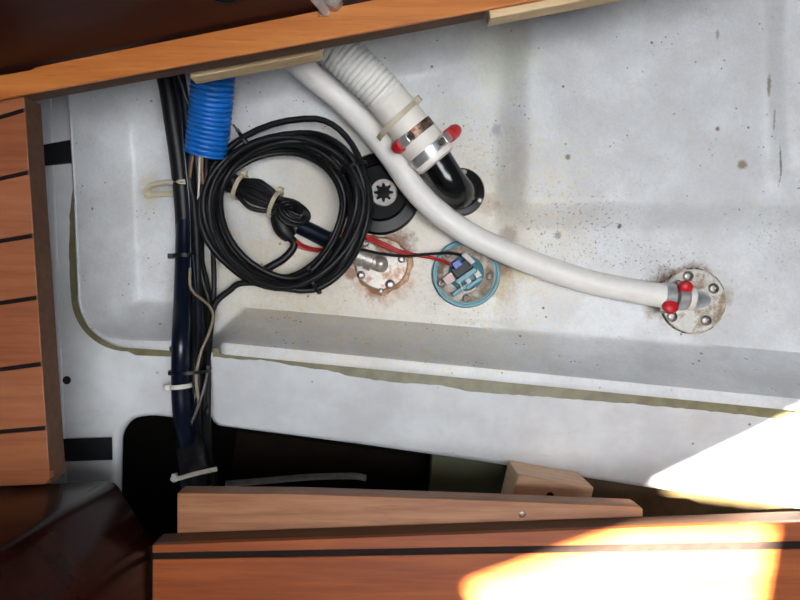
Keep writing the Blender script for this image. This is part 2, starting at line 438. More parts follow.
# outer white mouldings round the pan
def rounded(poly, n=5, rad=8):
    out = []; N = len(poly)
    for i in range(N):
        p = Vector(poly[i]); a = Vector(poly[i - 1]) - p; b = Vector(poly[(i + 1) % N]) - p
        r = min(rad, a.length * 0.45, b.length * 0.45)
        A = p + a.normalized() * r; B = p + b.normalized() * r
        for k_ in range(n + 1):
            t = k_ / n; q = A * (1 - t) ** 2 + p * 2 * t * (1 - t) + B * t * t; out.append((q.x, q.y))
    return out
ZP = 0.053
pl = rounded([(-160, 60), (73, 60), (80, 200), (84, 290), (92, 320), (116, 344), (184, 346), (184, 420), (150, 416), (130, 419), (119, 434), (117, 520), (-160, 520)], 5, 14)
panel = obj('side_moulding', prism(pl, ZP, ZP - 0.016), M['gelcoat'], bevel=0.007, segs=4)
tag(panel, 'glossy white moulded side panel between left planks and bilge pan', 'moulding', kind='structure')
ridge = obj('ridge', prism([(44, 70), (49, 70), (67, 516), (61, 516)], ZP + 0.0025, ZP - 0.002), M['gelcoat'], panel, bevel=0.0012)
bp = [(207, 351), (880, 419), (880, 526), (800, 510), (640, 487), (480, 462), (360, 445), (214, 426), (207, 412), (208, 370)]
def sloped(uv, zb):
    top = []
    for u, v in uv:
        t = max(0.0, min(1.0, (v - (lip_v(u) + 3)) / 78.0)); top.append(P(u, v, ZP - 0.038 * t))
    n = len(top); bot = [Vector((p.x, p.y, zb)) for p in top]
    return top + bot, [list(range(n)), list(range(2 * n - 1, n - 1, -1))] + [[i, (i + 1) % n, n + (i + 1) % n, n + i] for i in range(n)]
beam = obj('floor_beam', sloped(rounded(bp, 5, 9), ZP - 0.085), M['gelcoat'], bevel=0.009, segs=4)
tag(beam, 'long white moulded floor beam below the bilge pan lip', 'beam', kind='structure')

# olive resin seams that show between the pan lip and the mouldings
def ribbon(edges, z, th=0.003):
    A = [P(u, a, z) for u, a, b in edges]; B = [P(u, b, z) for u, a, b in edges]; n = len(edges)
    dz = Vector((0, 0, -th)); V = A + B + [p + dz for p in A] + [p + dz for p in B]; Fc = []
    for i in range(n - 1):
        Fc += [[i, i + 1, n + i + 1, n + i], [2 * n + i, 3 * n + i, 3 * n + i + 1, 2 * n + i + 1],
               [i, 2 * n + i, 2 * n + i + 1, i + 1], [n + i, n + i + 1, 3 * n + i + 1, 3 * n + i]]
    Fc += [[0, n, 3 * n, 2 * n], [n - 1, 3 * n - 1, 4 * n - 1, 2 * n - 1]]
    return V, Fc
rows = []
for u in range(213, 862, 6):
    w = interp([(208, 7), (244, 7), (262, 5), (300, 7.5), (330, 8), (352, 12), (400, 13), (440, 11), (470, 14), (540, 12.5), (640, 11), (800, 11.5)], u)
    vt = lip_v(u) + 6
    rows.append((u, vt - 3, vt + w + random.uniform(-0.5, 0.5) + interp([(216, -1), (300, 0), (480, 1.5), (640, 0.5), (800, 0.5)], u)))
r1 = obj('resin_seam', ribbon(rows, ZP + 0.0026), M['olive'])
tag(r1, 'long olive resin seam along the top of the white floor beam', 'resin seam', kind='structure')
def seam_path():
    pts = []
    for v in range(180, 290, 6):
        w = interp([(180, 0.5), (195, 4), (215, 7), (250, 9), (290, 9)], v); pts.append((left_u(v) - w - 1 + random.uniform(-.4, .4), v, left_u(v) + 4, v))
    for k_ in range(0, 13):
        a = math.radians(90 * k_ / 12); c = (128, 297); R1 = 57; R2 = 42
        pts.append((c[0] - R1 * math.cos(a), c[1] + (R1 - 0.5) * math.sin(a) - 2, c[0] - R2 * math.cos(a), c[1] + R2 * math.sin(a)))
    for u in range(136, 178, 6): pts.append((u, 355 + 0.04 * (u - 128), u, 345.5))
    A = [P(a, b, ZP + 0.0022) for a, b, c, d in pts]; B = [P(c, d, ZP + 0.0022) for a, b, c, d in pts]; n = len(pts)
    dz = Vector((0, 0, -0.003)); V = A + B + [p + dz for p in A + B]; Fc = []
    for i in range(n - 1):
        Fc += [[i, i + 1, n + i + 1, n + i], [i, 2 * n + i, 2 * n + i + 1, i + 1], [n + i, n + i + 1, 3 * n + i + 1, 3 * n + i]]
    return V, Fc
r2 = obj('resin_seam', seam_path(), M['olive'])
tag(r2, 'olive resin seam curving round the rounded corner of the bilge pan', 'resin seam', kind='structure')

# dark hollow under the beam
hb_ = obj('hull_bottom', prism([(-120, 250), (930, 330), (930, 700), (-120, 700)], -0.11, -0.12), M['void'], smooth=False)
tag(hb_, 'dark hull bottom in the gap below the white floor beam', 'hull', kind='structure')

# ------------------------------------------------------------------ structure: cabin sole, left and bottom
fl = thing('floor', P(-20, 290, ZS - 0.022))
tag(fl, 'narrow teak planked cabin sole with black seams at the left', 'floor', kind='structure')
vr = [95, 109.5, 172, 235.5, 297.5, 364, 428, 484.5]; vl = [97.5, 117, 178.5, 241, 303, 369.5, 432, 486.5]
def redge(v): return 24 + (v - 95) * (50 - 24) / 389.0
for i in range(7):
    a, b = (2.2 if i else 0.3), (2.2 if i < 6 else 0.0)
    q = []
    for (j, off) in ((i, a), (i + 1, -b)):
        sl_ = (vr[j] - vl[j]) / redge(vr[j])
        q.append((vl[j] + off, vr[j] + off, sl_))
    (l0, r0, s0), (l1, r1_, s1) = q
    poly = [(-320, l0 - 320 * s0), (redge(r0), r0), (redge(r1_), r1_), (-320, l1 - 320 * s1)]
    if i == 6: poly = [poly[0], poly[1], (redge(r1_) , r1_ - 6), (redge(r1_) - 4, r1_), poly[3]]
    obj('plank', prism(poly, ZS, ZS - 0.006), M['sole'][i % 3], fl, bevel=0.0006)
for i in range(1, 7):
    sl_ = (vr[i] - vl[i]) / redge(vr[i])
    poly = [(-320, vl[i] - 320 * sl_ - 2.3), (redge(vr[i]) - 0.3, vr[i] - 2.3), (redge(vr[i]) - 0.3, vr[i] + 2.3), (-320, vl[i] - 320 * sl_ + 2.3)]
    obj('caulk_seam', prism(poly, ZS - 0.0008, ZS - 0.006), M['caulk'], fl, smooth=False)
obj('sole_edge', prism([(-320, 130), (redge(95), 96), (redge(484), 484), (-320, 490)], ZS - 0.0062, ZS - 0.023), M['sole_edge'], fl, bevel=0.0006)
obj('edge_band', prism([(redge(96) - 1.5, 96), (redge(96) + 0.3, 96), (redge(484) + 0.3, 480), (redge(484) - 1.5, 480)], ZS - 0.0003, ZS - 0.0232), M['sole_edge'], fl, smooth=False)

fb = thing('floor', P(520, 600, ZS - 0.024))
tag(fb, 'sunlit orange teak sole with one black seam along the bottom', 'floor', kind='structure')
def bv(u, a, b): return a + (u - 152) / 648.0 * (b - a)
def strip(a0, a1, b0, b1, ul=152.5, ur=920): return [(ul, bv(ul, a0, a1)), (ur, bv(ur, a0, a1)), (ur, bv(ur, b0, b1)), (ul, bv(ul, b0, b1))]
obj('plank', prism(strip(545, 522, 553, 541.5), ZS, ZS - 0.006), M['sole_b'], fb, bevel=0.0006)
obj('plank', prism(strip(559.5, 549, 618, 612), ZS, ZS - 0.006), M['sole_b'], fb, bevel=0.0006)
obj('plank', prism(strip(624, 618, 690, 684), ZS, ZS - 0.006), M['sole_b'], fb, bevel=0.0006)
obj('caulk_seam', prism(strip(552.6, 541, 560, 549.4), ZS - 0.0008, ZS - 0.006), M['caulk'], fb, smooth=False)
obj('caulk_seam', prism(strip(617.8, 611.8, 624.2, 618.2), ZS - 0.0008, ZS - 0.006), M['caulk'], fb, smooth=False)
obj('sole_edge', prism(strip(545, 522, 690, 684), ZS - 0.0062, ZS - 0.024), M['sole_edge'], fb, smooth=False)
obj('edge_band', prism(strip(544.6, 521.6, 545.6, 522.6), ZS - 0.001, ZS - 0.0242), M['sole_edge'], fb, smooth=False)

# top trim and furniture face
tr = thing('trim_1', P(300, 30, ZS - 0.014))
tag(tr, 'orange teak trim beam running diagonally along the top of the opening', 'trim', kind='structure')
obj('beam', prism([(-420, 158), (-2, 75), (31, 69.5), (36, 66.5), (360, 2), (820, -88), (820, -52), (560, -4), (360, 33), (24, 94.3), (-420, 178)], ZS + 0.008, ZS + 0.0045), M['trim'], tr, bevel=0.001)
obj('raw_edge', prism([(-10, 99.3), (24.5, 93), (360, 32.2), (486, 9), (486, 0), (-10, 90)], ZS + 0.0044, ZS - 0.014), M['trim_side'], tr, smooth=False)
def wall_quad(uv0, uv1, z0, z1, th, lean=0.0):
    a = P(uv0[0], uv0[1], ZS + 0.008); b = P(uv1[0], uv1[1], ZS + 0.008); a.z = b.z = z0
    t = (b - a).normalized(); n = Vector((-t.y, t.x, 0))
    V = [a, b, b + n * th, a + n * th]
    top = [p + Vector((0, 0, z1 - z0)) + n * lean for p in V]
    return V + top, [[0, 1, 2, 3], [4, 7, 6, 5], [0, 4, 5, 1], [1, 5, 6, 2], [2, 6, 7, 3], [3, 7, 4, 0]]
wb = obj('wall_back', wall_quad((-560, 186), (820, -90.5), ZS - 0.03, ZS + 0.42, 0.02, 0.02), M['mahogany'], smooth=False)
tag(wb, 'dark glossy mahogany furniture face above the orange trim', 'furniture face', kind='structure')
# dark glossy mahogany furniture at the lower left, mirroring the planks
wf_pts = [(-300, 502), (20, 486.5), (112, 482), (150, 546), (151.5, 700), (-300, 700)]
def wallpoly(pts, z0, z1):
    A = [P(u, v, ZS) for u, v in pts]; V = [Vector((p.x, p.y, z0)) for p in A] + [Vector((p.x, p.y, z1)) for p in A]; n = len(A)
    return V, [list(range(n))[::-1], list(range(n, 2 * n))] + [[i, (i + 1) % n, n + (i + 1) % n, n + i] for i in range(n)]
wf = obj('wall_front', wallpoly(wf_pts, ZS - 0.012, ZS + 0.20), M['mahogany_gloss'], smooth=False, bevel=0.008)
tag(wf, 'dark polished mahogany furniture side at the lower left corner', 'furniture side', kind='structure')

# ------------------------------------------------------------------ battens, blocks and tape
def screwmesh():
    pr = [(0, 0.0036), (0.0007, 0.0035), (0.0013, 0.0028), (0.0015, 0.0017), (0.0003, 0.0014), (0.0003, 0.0)]
    v, f = lathe((0, 0, 0), UP, pr, 14)
    me = bpy.data.meshes.new('screw'); me.from_pydata([tuple(x) for x in v], [], f); me.materials.append(M['screw'])
    for p in me.polygons: p.use_smooth = True
    me.set_sharp_from_angle(angle=math.radians(40)); return me
SCREW = screwmesh()
def screw(parent, u, v, z, s=1.0, name='screw'):
    o = bpy.data.objects.new(name, SCREW); COL.objects.link(o); o.parent = parent
    o.location = P(u, v, z) - wloc(parent); o.scale = (s, s, s); o.rotation_euler.z = random.random() * 3; return o
b1 = obj('wooden_batten', prism([(184, 48), (318, 22), (321, 53), (190, 78)], ZS - 0.029, ZS - 0.045), M['ply'], bevel=0.0008)
tag(b1, 'pale plywood batten fixed under the trim above the blue hose', 'batten')
b2 = obj('wooden_batten', prism([(488, -2), (700, -40), (700, -22), (490, 18.5)], ZS + 0.0035, ZS - 0.012), M['ply'], bevel=0.0008)
tag(b2, 'short pale wooden batten under the trim at the top centre', 'batten')
bt = thing('support_batten', P(410, 520, ZS - 0.05))
tag(bt, 'long brown wooden support batten along the edge of bottom sole', 'batten')
obj('bar', prism([(177, 493), (300, 494), (480, 500), (638, 506.5), (643, 509), (643, 560), (177, 560)], ZS - 0.0255, ZS - 0.046), M['batten'], bt, bevel=0.0008)
screw(bt, 522, 514, ZS - 0.0262, 0.9)
for (u, v, s) in ((596, 514, 0.45), (540, 522, 0.35), (552, 518, 0.35), (596, 522, 0.4), (608, 512, 0.4)): screw(bt, u, v, ZS - 0.0262, s, 'staple_head')
blk = thing('wood_block', P(552, 490, 0.02))
tag(blk, 'pale pinkish wooden block wedged between white beam and batten', 'wood block')
obj('block', prism([(518, 474), (594, 487.5), (588, 514), (509, 512)], 0.075, 0.02), M['block'], blk, bevel=0.001)
obj('notch', lathe(P(550, 496, 0.0745), UP, [(0, 0.004), (0.001, 0.004), (0.0012, 0.0032), (0.0012, 0.0)], 14), M['caulk'], blk)
gp = obj('green_panel', prism([(432, 440), (516, 452), (506, 512), (428, 510)], -0.02, -0.035), M['green_panel'], bevel=0.002)
tag(gp, 'dull green glassfibre panel in the dark gap beside wood block', 'panel')
gp2 = obj('flange_panel', prism([(586, 470), (900, 510), (900, 560), (582, 560)], -0.01, -0.025), M['olive_panel'], bevel=0.002)
tag(gp2, 'olive brown glassfibre flange in the gap right of the batten', 'panel')
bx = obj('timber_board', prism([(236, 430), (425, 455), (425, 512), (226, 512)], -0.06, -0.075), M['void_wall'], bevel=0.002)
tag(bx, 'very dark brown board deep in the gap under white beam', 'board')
pp = obj('thin_tube', tube([(226, 484, -0.03), (262, 481, -0.03), (310, 477, -0.03), (352, 476, -0.03), (366, 478, -0.032)], 3.2), M['whitespade'])
tag(pp, 'thin grey tube lying in the dark gap below the beam', 'tube')
t1 = obj('tape_strip', prism([(30, 147), (75, 139), (75.5, 157), (74, 162.5), (30, 167)], ZP + 0.006, ZP + 0.0045), M['tape'], smooth=False)
tag(t1, 'black tape strip on the side panel beside the upper planks', 'tape')
t2 = obj('tape_strip', prism([(48, 439.5), (111.5, 437.5), (112, 460), (50, 462)], ZP + 0.006, ZP + 0.0045), M['tape'], smooth=False)
tag(t2, 'black tape strip on the side panel beside the lowest plank', 'tape')
hs = obj('panel_plug', lathe(P(67.5, 380, ZP - 0.001), UP, [(0, 0.0042), (0.0016, 0.0042), (0.0022, 0.0032), (0.0024, 0.0)], 18), M['tape'])
tag(hs, 'small round black plug in the white side panel', 'plug')

# fittings on the dark furniture face
ring = thing('finger_ring', P(236, 2, ZS + 0.06))
tag(ring, 'dark round finger ring set in the mahogany face above trim', 'ring pull')
a_ = P(-260, 126, ZS); b_ = P(820, -90.5, ZS); tw = (b_ - a_).normalized(); nw = Vector((tw.y, -tw.x, 0.05)).normalized()
def on_wall(u, v, z):
    c = P(u, v, z); dd = (a_ - c).dot(Vector((-tw.y, tw.x, 0))) ; q = c + Vector((-tw.y, tw.x, 0)) * dd; q.z = z; return q - nw * -0.0
q = on_wall(228, 0, ZS + 0.055) - nw * 0.004
obj('rim', lathe(q, nw, [(0, 0.011), (0.006, 0.011), (0.008, 0.010), (0.008, 0.0085), (0.003, 0.008), (0.003, 0)], 24), M['blackgloss'], ring)
obj('recess', lathe(q, nw, [(0.003, 0.0078), (0.0042, 0.0078), (0.0042, 0)], 24), M['tape'], ring)
br = thing('metal_bracket', P(322, 10, ZS + 0.008))
tag(br, 'small worn metal bracket standing on top edge of trim', 'bracket')
c1 = P(327, 12, ZS + 0.010); c2 = P(310, -8, ZS + 0.030); dv = (c2 - c1)
ax, n_, bb = frame(dv)
obj('strap', box((c1 + c2) / 2, ax, n_, bb, dv.length, 0.002, 0.0075), M['steel'], br, bevel=0.0004)
obj('foot', box(P(324, 11, ZS + 0.0092), Vector((1, 0, 0)), Vector((0, 1, 0)), UP, 0.008, 0.008, 0.002), M['steel_dull'], br, bevel=0.0004)
obj('pivot', lathe(P(334, 3, ZS + 0.008), UP, [(0, 0.007), (0.01, 0.007), (0.012, 0.005), (0.012, 0)], 16), M['steel_dull'], br)

# ------------------------------------------------------------------ hoses
def corrugated(uvz, r0, pitch, amp, n=24, wall=True):
    pts = [P(*q) for q in uvz]; path = catmull(pts, n)
    # resample evenly
    L = [0.0]
    for a, b in zip(path, path[1:]): L.append(L[-1] + (b - a).length)
    tot = L[-1]; step = pitch / 10; out = []; rad = []; s = 0; i = 0
    while s <= tot:
        while i < len(L) - 2 and L[i + 1] < s: i += 1
        f = (s - L[i]) / max(1e-9, L[i + 1] - L[i]); out.append(path[i].lerp(path[i + 1], f))
        rad.append(r0 + amp * (abs(math.sin(math.pi * s / pitch)) ** 0.42 - 0.6)); s += step
    return out, rad
bh = thing('blue_hose', P(208, 115, 0.02))
tag(bh, 'bright blue corrugated conduit hose hanging below the pale batten', 'hose')
pa, ra = corrugated([(216, 40, 0.085), (213, 78, 0.075), (210, 118, 0.058), (205, 154, 0.046)], 0.0203, 0.0049, 0.0026)
obj('corrugated_wall', sweep(pa, ra, 32, caps=False), M['blue'], bh, auto=80)
obj('inner_bore', sweep([pa[-1] - (pa[-1] - pa[-8]).normalized() * t for t in (0.0002, 0.004, 0.015)], [0.0190, 0.0178, 0.0175], 32), M['inside'], bh)

wh = thing('white_corrugated_hose', P(380, 95, 0.01))
tag(wh, 'fat white corrugated hose with cream cuff clamped onto black elbow', 'hose')
pa, ra = corrugated([(318, 30, 0.075), (338, 50, 0.072), (362, 73, 0.066), (387, 98, 0.058)], 0.0196, 0.0052, 0.0028)
obj('corrugated_wall', sweep(pa, ra, 32), M['hose_corr'], wh, auto=80)
A = P(384, 95, 0.058); B = P(437, 162, 0.046); D = (B - A).normalized(); LEN = (B - A).length
obj('cuff', lathe(A, D, [(0, 0.0196), (0.002, 0.0206), (0.030, 0.0208), (0.046, 0.0204), (0.052, 0.0200), (0.054, 0.0220), (LEN - 0.006, 0.0224), (LEN - 0.002, 0.0220), (LEN, 0.0190), (LEN, 0.0)], 36), M['cuff'], wh)

def hose_clamp(label, p, axis, r, w, ang, capdir=1, bandmat='steel', caplen=0.012, capr=0.005, group='hose clamps with red screw caps', hl=0.012, ho=0.0042):
    """band round a hose, screw housing at angle ang (0 = up), red cap on the screw's end"""
    ax, n, b = frame(axis)
    t = thing('hose_clamp', p - UP * r)
    tag(t, label, 'hose clamp', group)
    obj('band', lathe(p - ax * w / 2, ax, [(0, r), (0.0002, r + 0.0012), (w - 0.0002, r + 0.0012), (w, r)], 36), M[bandmat], t)
    rd = n * math.cos(ang) + b * math.sin(ang); td = ax.cross(rd) * capdir
    c = p + rd * (r + ho)
    h = obj('screw_housing', box(c, td, rd, ax, hl, 0.0065, w * 1.05), M['steel'], t, bevel=0.001)
    e = c + td * hl / 2
    obj('screw_end', lathe(c - td * 0.0105, td, [(0, 0.0), (0, 0.0034), (0.004, 0.0036), (0.0045, 0.0028), (0.017, 0.0026), (0.017, 0)], 12), M['screw'], h)
    obj('red_cap', lathe(e, td, [(0, 0.0), (0, capr), (caplen * 0.6, capr * 1.02), (caplen * 0.85, capr * 0.8), (caplen, capr * 0.35), (caplen, 0)], 18), M['red'], t)
    return t
R90 = math.radians
hose_clamp('rusty hose clamp with red cap on the cream cuff', A + D * 0.049, D, 0.0208, 0.010, R90(38), 1, 'steel_rust', 0.010, 0.0066)
hose_clamp('bright steel hose clamp with red cap beside the black elbow', A + D * (LEN - 0.0125), D, 0.0224, 0.010, R90(-42), -1, 'steel', 0.021, 0.0070)

def cable_tie(label, p, axis, ra_, rb_, w, th, headang, mat, group='cable ties', tail=0.0, hs=0.004, name='cable_tie', tilt=None):
    """flat band bent to an ellipse (ra_ up, rb_ sideways), a head block and an optional cut tail"""
    ax, n, b = frame(axis); V = []; Fc = []; N = 30
    for i in range(N):
        a = 2 * math.pi * i / N; d = n * math.cos(a) * ra_ + b * math.sin(a) * rb_; e = (n * math.cos(a) / ra_ + b * math.sin(a) / rb_).normalized()
        for (x, y) in ((-w / 2, 0), (w / 2, 0), (w / 2, th), (-w / 2, th)): V.append(p + d + e * y + ax * x)
    for i in range(N):
        for k_ in range(4): Fc.append([4 * i + k_, 4 * i + (k_ + 1) % 4, 4 * ((i + 1) % N) + (k_ + 1) % 4, 4 * ((i + 1) % N) + k_])
    t = thing(name, p - UP * ra_); tag(t, label, 'cable tie', group)
    obj('band', (V, Fc), M[mat], t)
    rd = n * math.cos(headang) * ra_ + b * math.sin(headang) * rb_; e = rd.normalized(); td = ax.cross(e)
    obj('head', box(p + rd + e * (hs * 0.4), ax, td, e, w * 1.25, hs, hs), M[mat], t, bevel=0.0005)
    if tail: obj('tail', box(p + rd + e * (hs * 0.4 + tail / 2) + td * 0.001, ax, td, e, w * 0.8, 0.0012, tail), M[mat], t)
    return t
cable_tie('yellowed cable tie round the cream cuff of corrugated hose', A + D * 0.0265 + Vector((-.003, -.003, -.004)), (D + Vector((0.06, 0.04, 0))), 0.0262, 0.0262, 0.0055, 0.0013, R90(-62), 'tie_old', hs=0.007)
# smooth white hose
sh = thing('white_hose', P(480, 240, 0.0))
tag(sh, 'smooth white hose snaking from trim to the seacock at right', 'hose')
path = catmull([P(*q) for q in [(272, 40, 0.062), (306, 71, 0.050), (340, 99, 0.034), (368, 127, 0.030), (392, 157, 0.032), (412, 186, 0.034), (430, 205, 0.034), (452, 223, 0.030), (480, 240, 0.025), (530, 262, 0.0245), (590, 282, 0.0245), (640, 292, 0.026), (666, 296, 0.027)]], 10)
obj('hose_wall', sweep(path, 0.0126, 24), M['hose_white'], sh, auto=80)

# black elbow skin fitting
el = thing('black_elbow', P(460, 193, 0.0))
tag(el, 'glossy black plastic elbow fitting with round flange under white hose', 'pipe elbow')
obj('flange', lathe(P(460, 193, -0.003), UP, [(0, 0.0262), (0.008, 0.0262), (0.0105, 0.0248), (0.011, 0.019), (0.016, 0.0175), (0.016, 0)], 36), M['blackplastic'], el)
ep = catmull([P(430, 152, 0.047), P(440, 168, 0.045), P(449, 182, 0.042), P(456, 190, 0.032), P(459, 193, 0.018), P(460, 193.5, 0.004)], 8)
obj('pipe', sweep(ep, 0.0176, 28), M['blackgloss'], el, auto=80)
for (u, v) in ((464, 172), (480, 200), (446, 212)): screw(el, u, v, 0.0078, 0.9)

# round black blanked fitting with splined hub
rf = thing('round_fitting', P(380, 195, 0.0))
tag(rf, 'round black flanged fitting with grey splined hub under cable coil', 'pipe fitting')
obj('flange', lathe(P(380, 195, -0.003), UP, [(0, 0.0445), (0.010, 0.0445), (0.0135, 0.0425), (0.0145, 0.031), (0.0165, 0.030), (0.018, 0.0285), (0.018, 0.0135), (0.0182, 0)], 48), M['blackplastic'], rf)
cz = 0.0150; V = []; Fc = []; N = 64
c = P(383.5, 192.5, 0.018)
for i in range(N):
    a = 2 * math.pi * i / N; ri = 0.0085 + 0.0018 * (1 if math.cos(8 * a) > 0 else -1) * min(1, abs(math.cos(8 * a)) * 2.2)
    for (r, z) in ((ri, -0.006), (ri, 0.0012), (0.0138, 0.0012), (0.0145, 0.0002), (0.0145, -0.002)):
        V.append(c + Vector((r * math.cos(a), r * math.sin(a), z)))
for i in range(N):
    for k_ in range(4): Fc.append([5 * i + k_, 5 * i + k_ + 1, 5 * ((i + 1) % N) + k_ + 1, 5 * ((i + 1) % N) + k_])
obj('splined_hub', (V, Fc), M['hubgrey'], rf)
obj('hub_core', lathe(c - UP * 0.004, UP, [(0, 0.0068), (0.0046, 0.0068), (0.0048, 0.0)], 20), M['blackplastic'], rf)

# seacock at the end of the white hose
sc = thing('seacock_fitting', P(691, 301, 0.0))
tag(sc, 'round grimy flange with screws and steel hose tail at right', 'skin fitting')
ZR = 0.008
obj('flange', lathe(P(691, 301, ZR - 0.004), UP, [(0, 0.0345), (0.006, 0.0345), (0.0072, 0.0335), (0.0078, 0.0), ], 40), M['grimy'], sc)
obj('sealant_bead', lathe(P(691, 301, ZR - 0.004), UP, [(0, 0.0366), (0.0040, 0.0362), (0.0050, 0.0350), (0.005, 0.0)], 40), M['grime'], sc)
for (u, v) in ((713.5, 288.5), (706, 320.5), (672, 316.5), (688, 276)): screw(sc, u, v, ZR + 0.0036, 1.6)
A2 = P(660, 295, 0.027); B2 = P(710, 300.5, 0.024); D2 = (B2 - A2).normalized(); L2 = (B2 - A2).length
obj('hose_collar', lathe(A2 + D2 * (L2 * 0.52), D2, [(0, 0.0), (0, 0.0128), (0.0058, 0.0131), (0.0062, 0.0)], 28), M['cuff'], sc)
obj('tail', lathe(A2 + D2 * (L2 * 0.60), D2, [(0, 0.0), (0, 0.0118), (0.004, 0.0117), (0.014, 0.0086), (0.0185, 0.0068), (0.020, 0.005), (0.020, 0.0)], 28), M['steel'], sc)
obj('elbow_foot', lathe(P(694, 299, ZR), UP, [(0, 0.013), (0.004, 0.0115), (0.016, 0.011), (0.016, 0)], 24), M['grimy'], sc)
hose_clamp('steel hose clamp with red cap at the very end of hose', A2 + D2 * 0.0075, D2, 0.0123, 0.0115, R90(72), -1, 'steel', 0.007, 0.0080, hl=0.007, ho=0.001)
hose_clamp('steel hose clamp with red cap next to the steel tail', A2 + D2 * 0.0215, D2, 0.0125, 0.0105, R90(-72), 1, 'steel', 0.007, 0.0072, hl=0.007, ho=0.0)

# corroded fitting in the middle
mf = thing('corroded_fitting', P(382, 264, 0.0))
tag(mf, 'corroded round skin fitting with rusty bolts beside the cable coil', 'skin fitting')
obj('flange', lathe(P(382, 264, -0.003), UP, [(0, 0.0285), (0.007, 0.0285), (0.0085, 0.0272), (0.009, 0.0)], 40), M['rustdisc'], mf)
V, Fc = lathe(P(382, 265, -0.003), UP, [(0, 0.036), (0.0035, 0.034), (0.0045, 0.030), (0.0042, 0.0)], 48)
def crust(v):
    c_ = P(382, 265, v.z); d_ = v - c_; a = math.atan2(d_.y, d_.x)
    return c_ + d_ * (0.95 + 0.05 * math.sin(3 * a + 1) + 0.03 * math.sin(7 * a) + 0.02 * math.sin(13 * a + 2))
V = [crust(v) for v in V]
obj('rust_crust', (V, Fc), M['rust'], mf)
for (u, v, s) in ((365, 243, 1.3), (361, 275, 1.3), (390, 284.5, 1.5), (401.5, 259, 1.2), (381, 291, 0.9)): screw(mf, u, v, 0.0058, s, 'bolt')
A3 = P(348, 252, 0.017); B3 = P(380, 264.5, 0.017); D3 = (B3 - A3).normalized()
obj('tail_pipe', lathe(A3, D3, [(0, 0), (0, 0.0078), (0.0085, 0.0082), (0.009, 0.0104), (0.0175, 0.0104), (0.018, 0.0086), (0.0205, 0.0086), (0.021, 0.0106), (0.0285, 0.0106), (0.029, 0.0080), (0.034, 0.0080), (0.034, 0)], 24), M['steel_dull'], mf)
obj('dome', lathe(P(380.5, 264.5, 0.004), UP, [(0, 0.0088), (0.014, 0.0086), (0.019, 0.0068), (0.0215, 0.0035), (0.022, 0)], 22), M['steel_dull'], mf)

# log transducer with teal ring
td_ = thing('transducer_fitting', P(465.5, 274, 0.0))
tag(td_, 'teal ringed transducer with grimy disc, screws and spade connectors', 'transducer')
obj('ring', lathe(P(465.5, 274, -0.003), UP, [(0, 0.0372), (0.008, 0.0372), (0.0095, 0.036), (0.0095, 0.0338), (0.0078, 0.033), (0.0078, 0.0318), (0.009, 0.0312), (0.009, 0.0295), (0.006, 0.029), (0.006, 0)], 48), M['teal'], td_)
obj('disc', lathe(P(465.5, 274, 0.002), UP, [(0, 0.0312), (0.0042, 0.0312), (0.0052, 0.0300), (0.0055, 0.021), (0.0055, 0)], 44), M['grimy2'], td_)
for (u, v) in ((441, 283.5), (466, 298.5), (489.5, 276.5), (448, 254)): screw(td_, u, v, 0.0068, 1.25)
e1 = Vector((math.cos(R90(35)), math.sin(R90(35)), 0)); e2 = Vector((-e1.y, e1.x, 0))
obj('hub', lathe(P(466, 273, 0.006), UP, [(0, 0.0195), (0.004, 0.019), (0.005, 0.0175), (0.005, 0)], 30), M['teal_dark'], td_)
for (u, v, sx, sy, sz, mm, nm) in ((460, 290, 0.020, 0.0045, 0.006, 'teal', 'terminal_rib'), (466, 276, 0.026, 0.006, 0.008, 'teal', 'terminal_rib'), (474, 283, 0.020, 0.0045, 0.007, 'teal', 'terminal_rib'),
                                   (468, 281, 0.006, 0.010, 0.005, 'whitespade', 'terminal_block'), (477, 274, 0.007, 0.009, 0.006, 'grimy', 'terminal_block'), (449, 279, 0.012, 0.010, 0.005, 'pinkspade', 'terminal_block')):
    obj(nm, box(P(u, v, 0.013), e1, e2, UP, sx, sy, sz), M[mm], td_, bevel=0.0008)
obj('blue_spade', box(P(457, 264.5, 0.018), e1, e2, UP, 0.010, 0.0085, 0.007), M['bluespade'], td_, bevel=0.001)
obj('dark_terminal', box(P(461, 269, 0.014), e1, e2, UP, 0.020, 0.012, 0.006), M['blackplastic'], td_, bevel=0.0008)
obj('grey_spade', box(P(468, 258.5, 0.017), (e1 * 0.2 - e2).normalized(), e1, UP, 0.015, 0.0065, 0.006), M['whitespade'], td_, bevel=0.001)
obj('wire_clip', tube([(459, 281, 0.016), (461.5, 287, 0.017), (464, 292, 0.017), (470, 291, 0.017), (476, 287.5, 0.017)], 0.9, 6, 8), M['tie'], td_)

# ------------------------------------------------------------------ wires to the transducer
w1 = obj('red_wire', tube([(330, 236, 0.030), (350, 232, 0.030), (366, 236, 0.028), (380, 242, 0.022), (395, 249, 0.020), (410, 254, 0.016), (428, 257, 0.014), (440, 260, 0.016), (450, 264, 0.019)], 1.8, 8, 10), M['redwire'])
tag(w1, 'red wire running from the coil to blue spade connector', 'wire')
w2 = obj('black_wire', tube([(340, 248, 0.028), (362, 250, 0.026), (380, 253.5, 0.024), (405, 256, 0.022), (430, 254, 0.020), (448, 253, 0.019), (457, 254, 0.019), (463, 256, 0.018)], 1.5, 8, 8), M['black'])
tag(w2, 'thin black wire running beside red wire to the transducer', 'wire')
w3 = obj('red_wire', tube([(366, 238.5, 0.034), (378, 243.5, 0.027), (390, 249, 0.024), (402, 253.5, 0.021), (410, 255, 0.018)], 1.7, 8, 10), M['redwire'])
tag(w3, 'short doubled red wire crossing above the corroded fitting', 'wire')
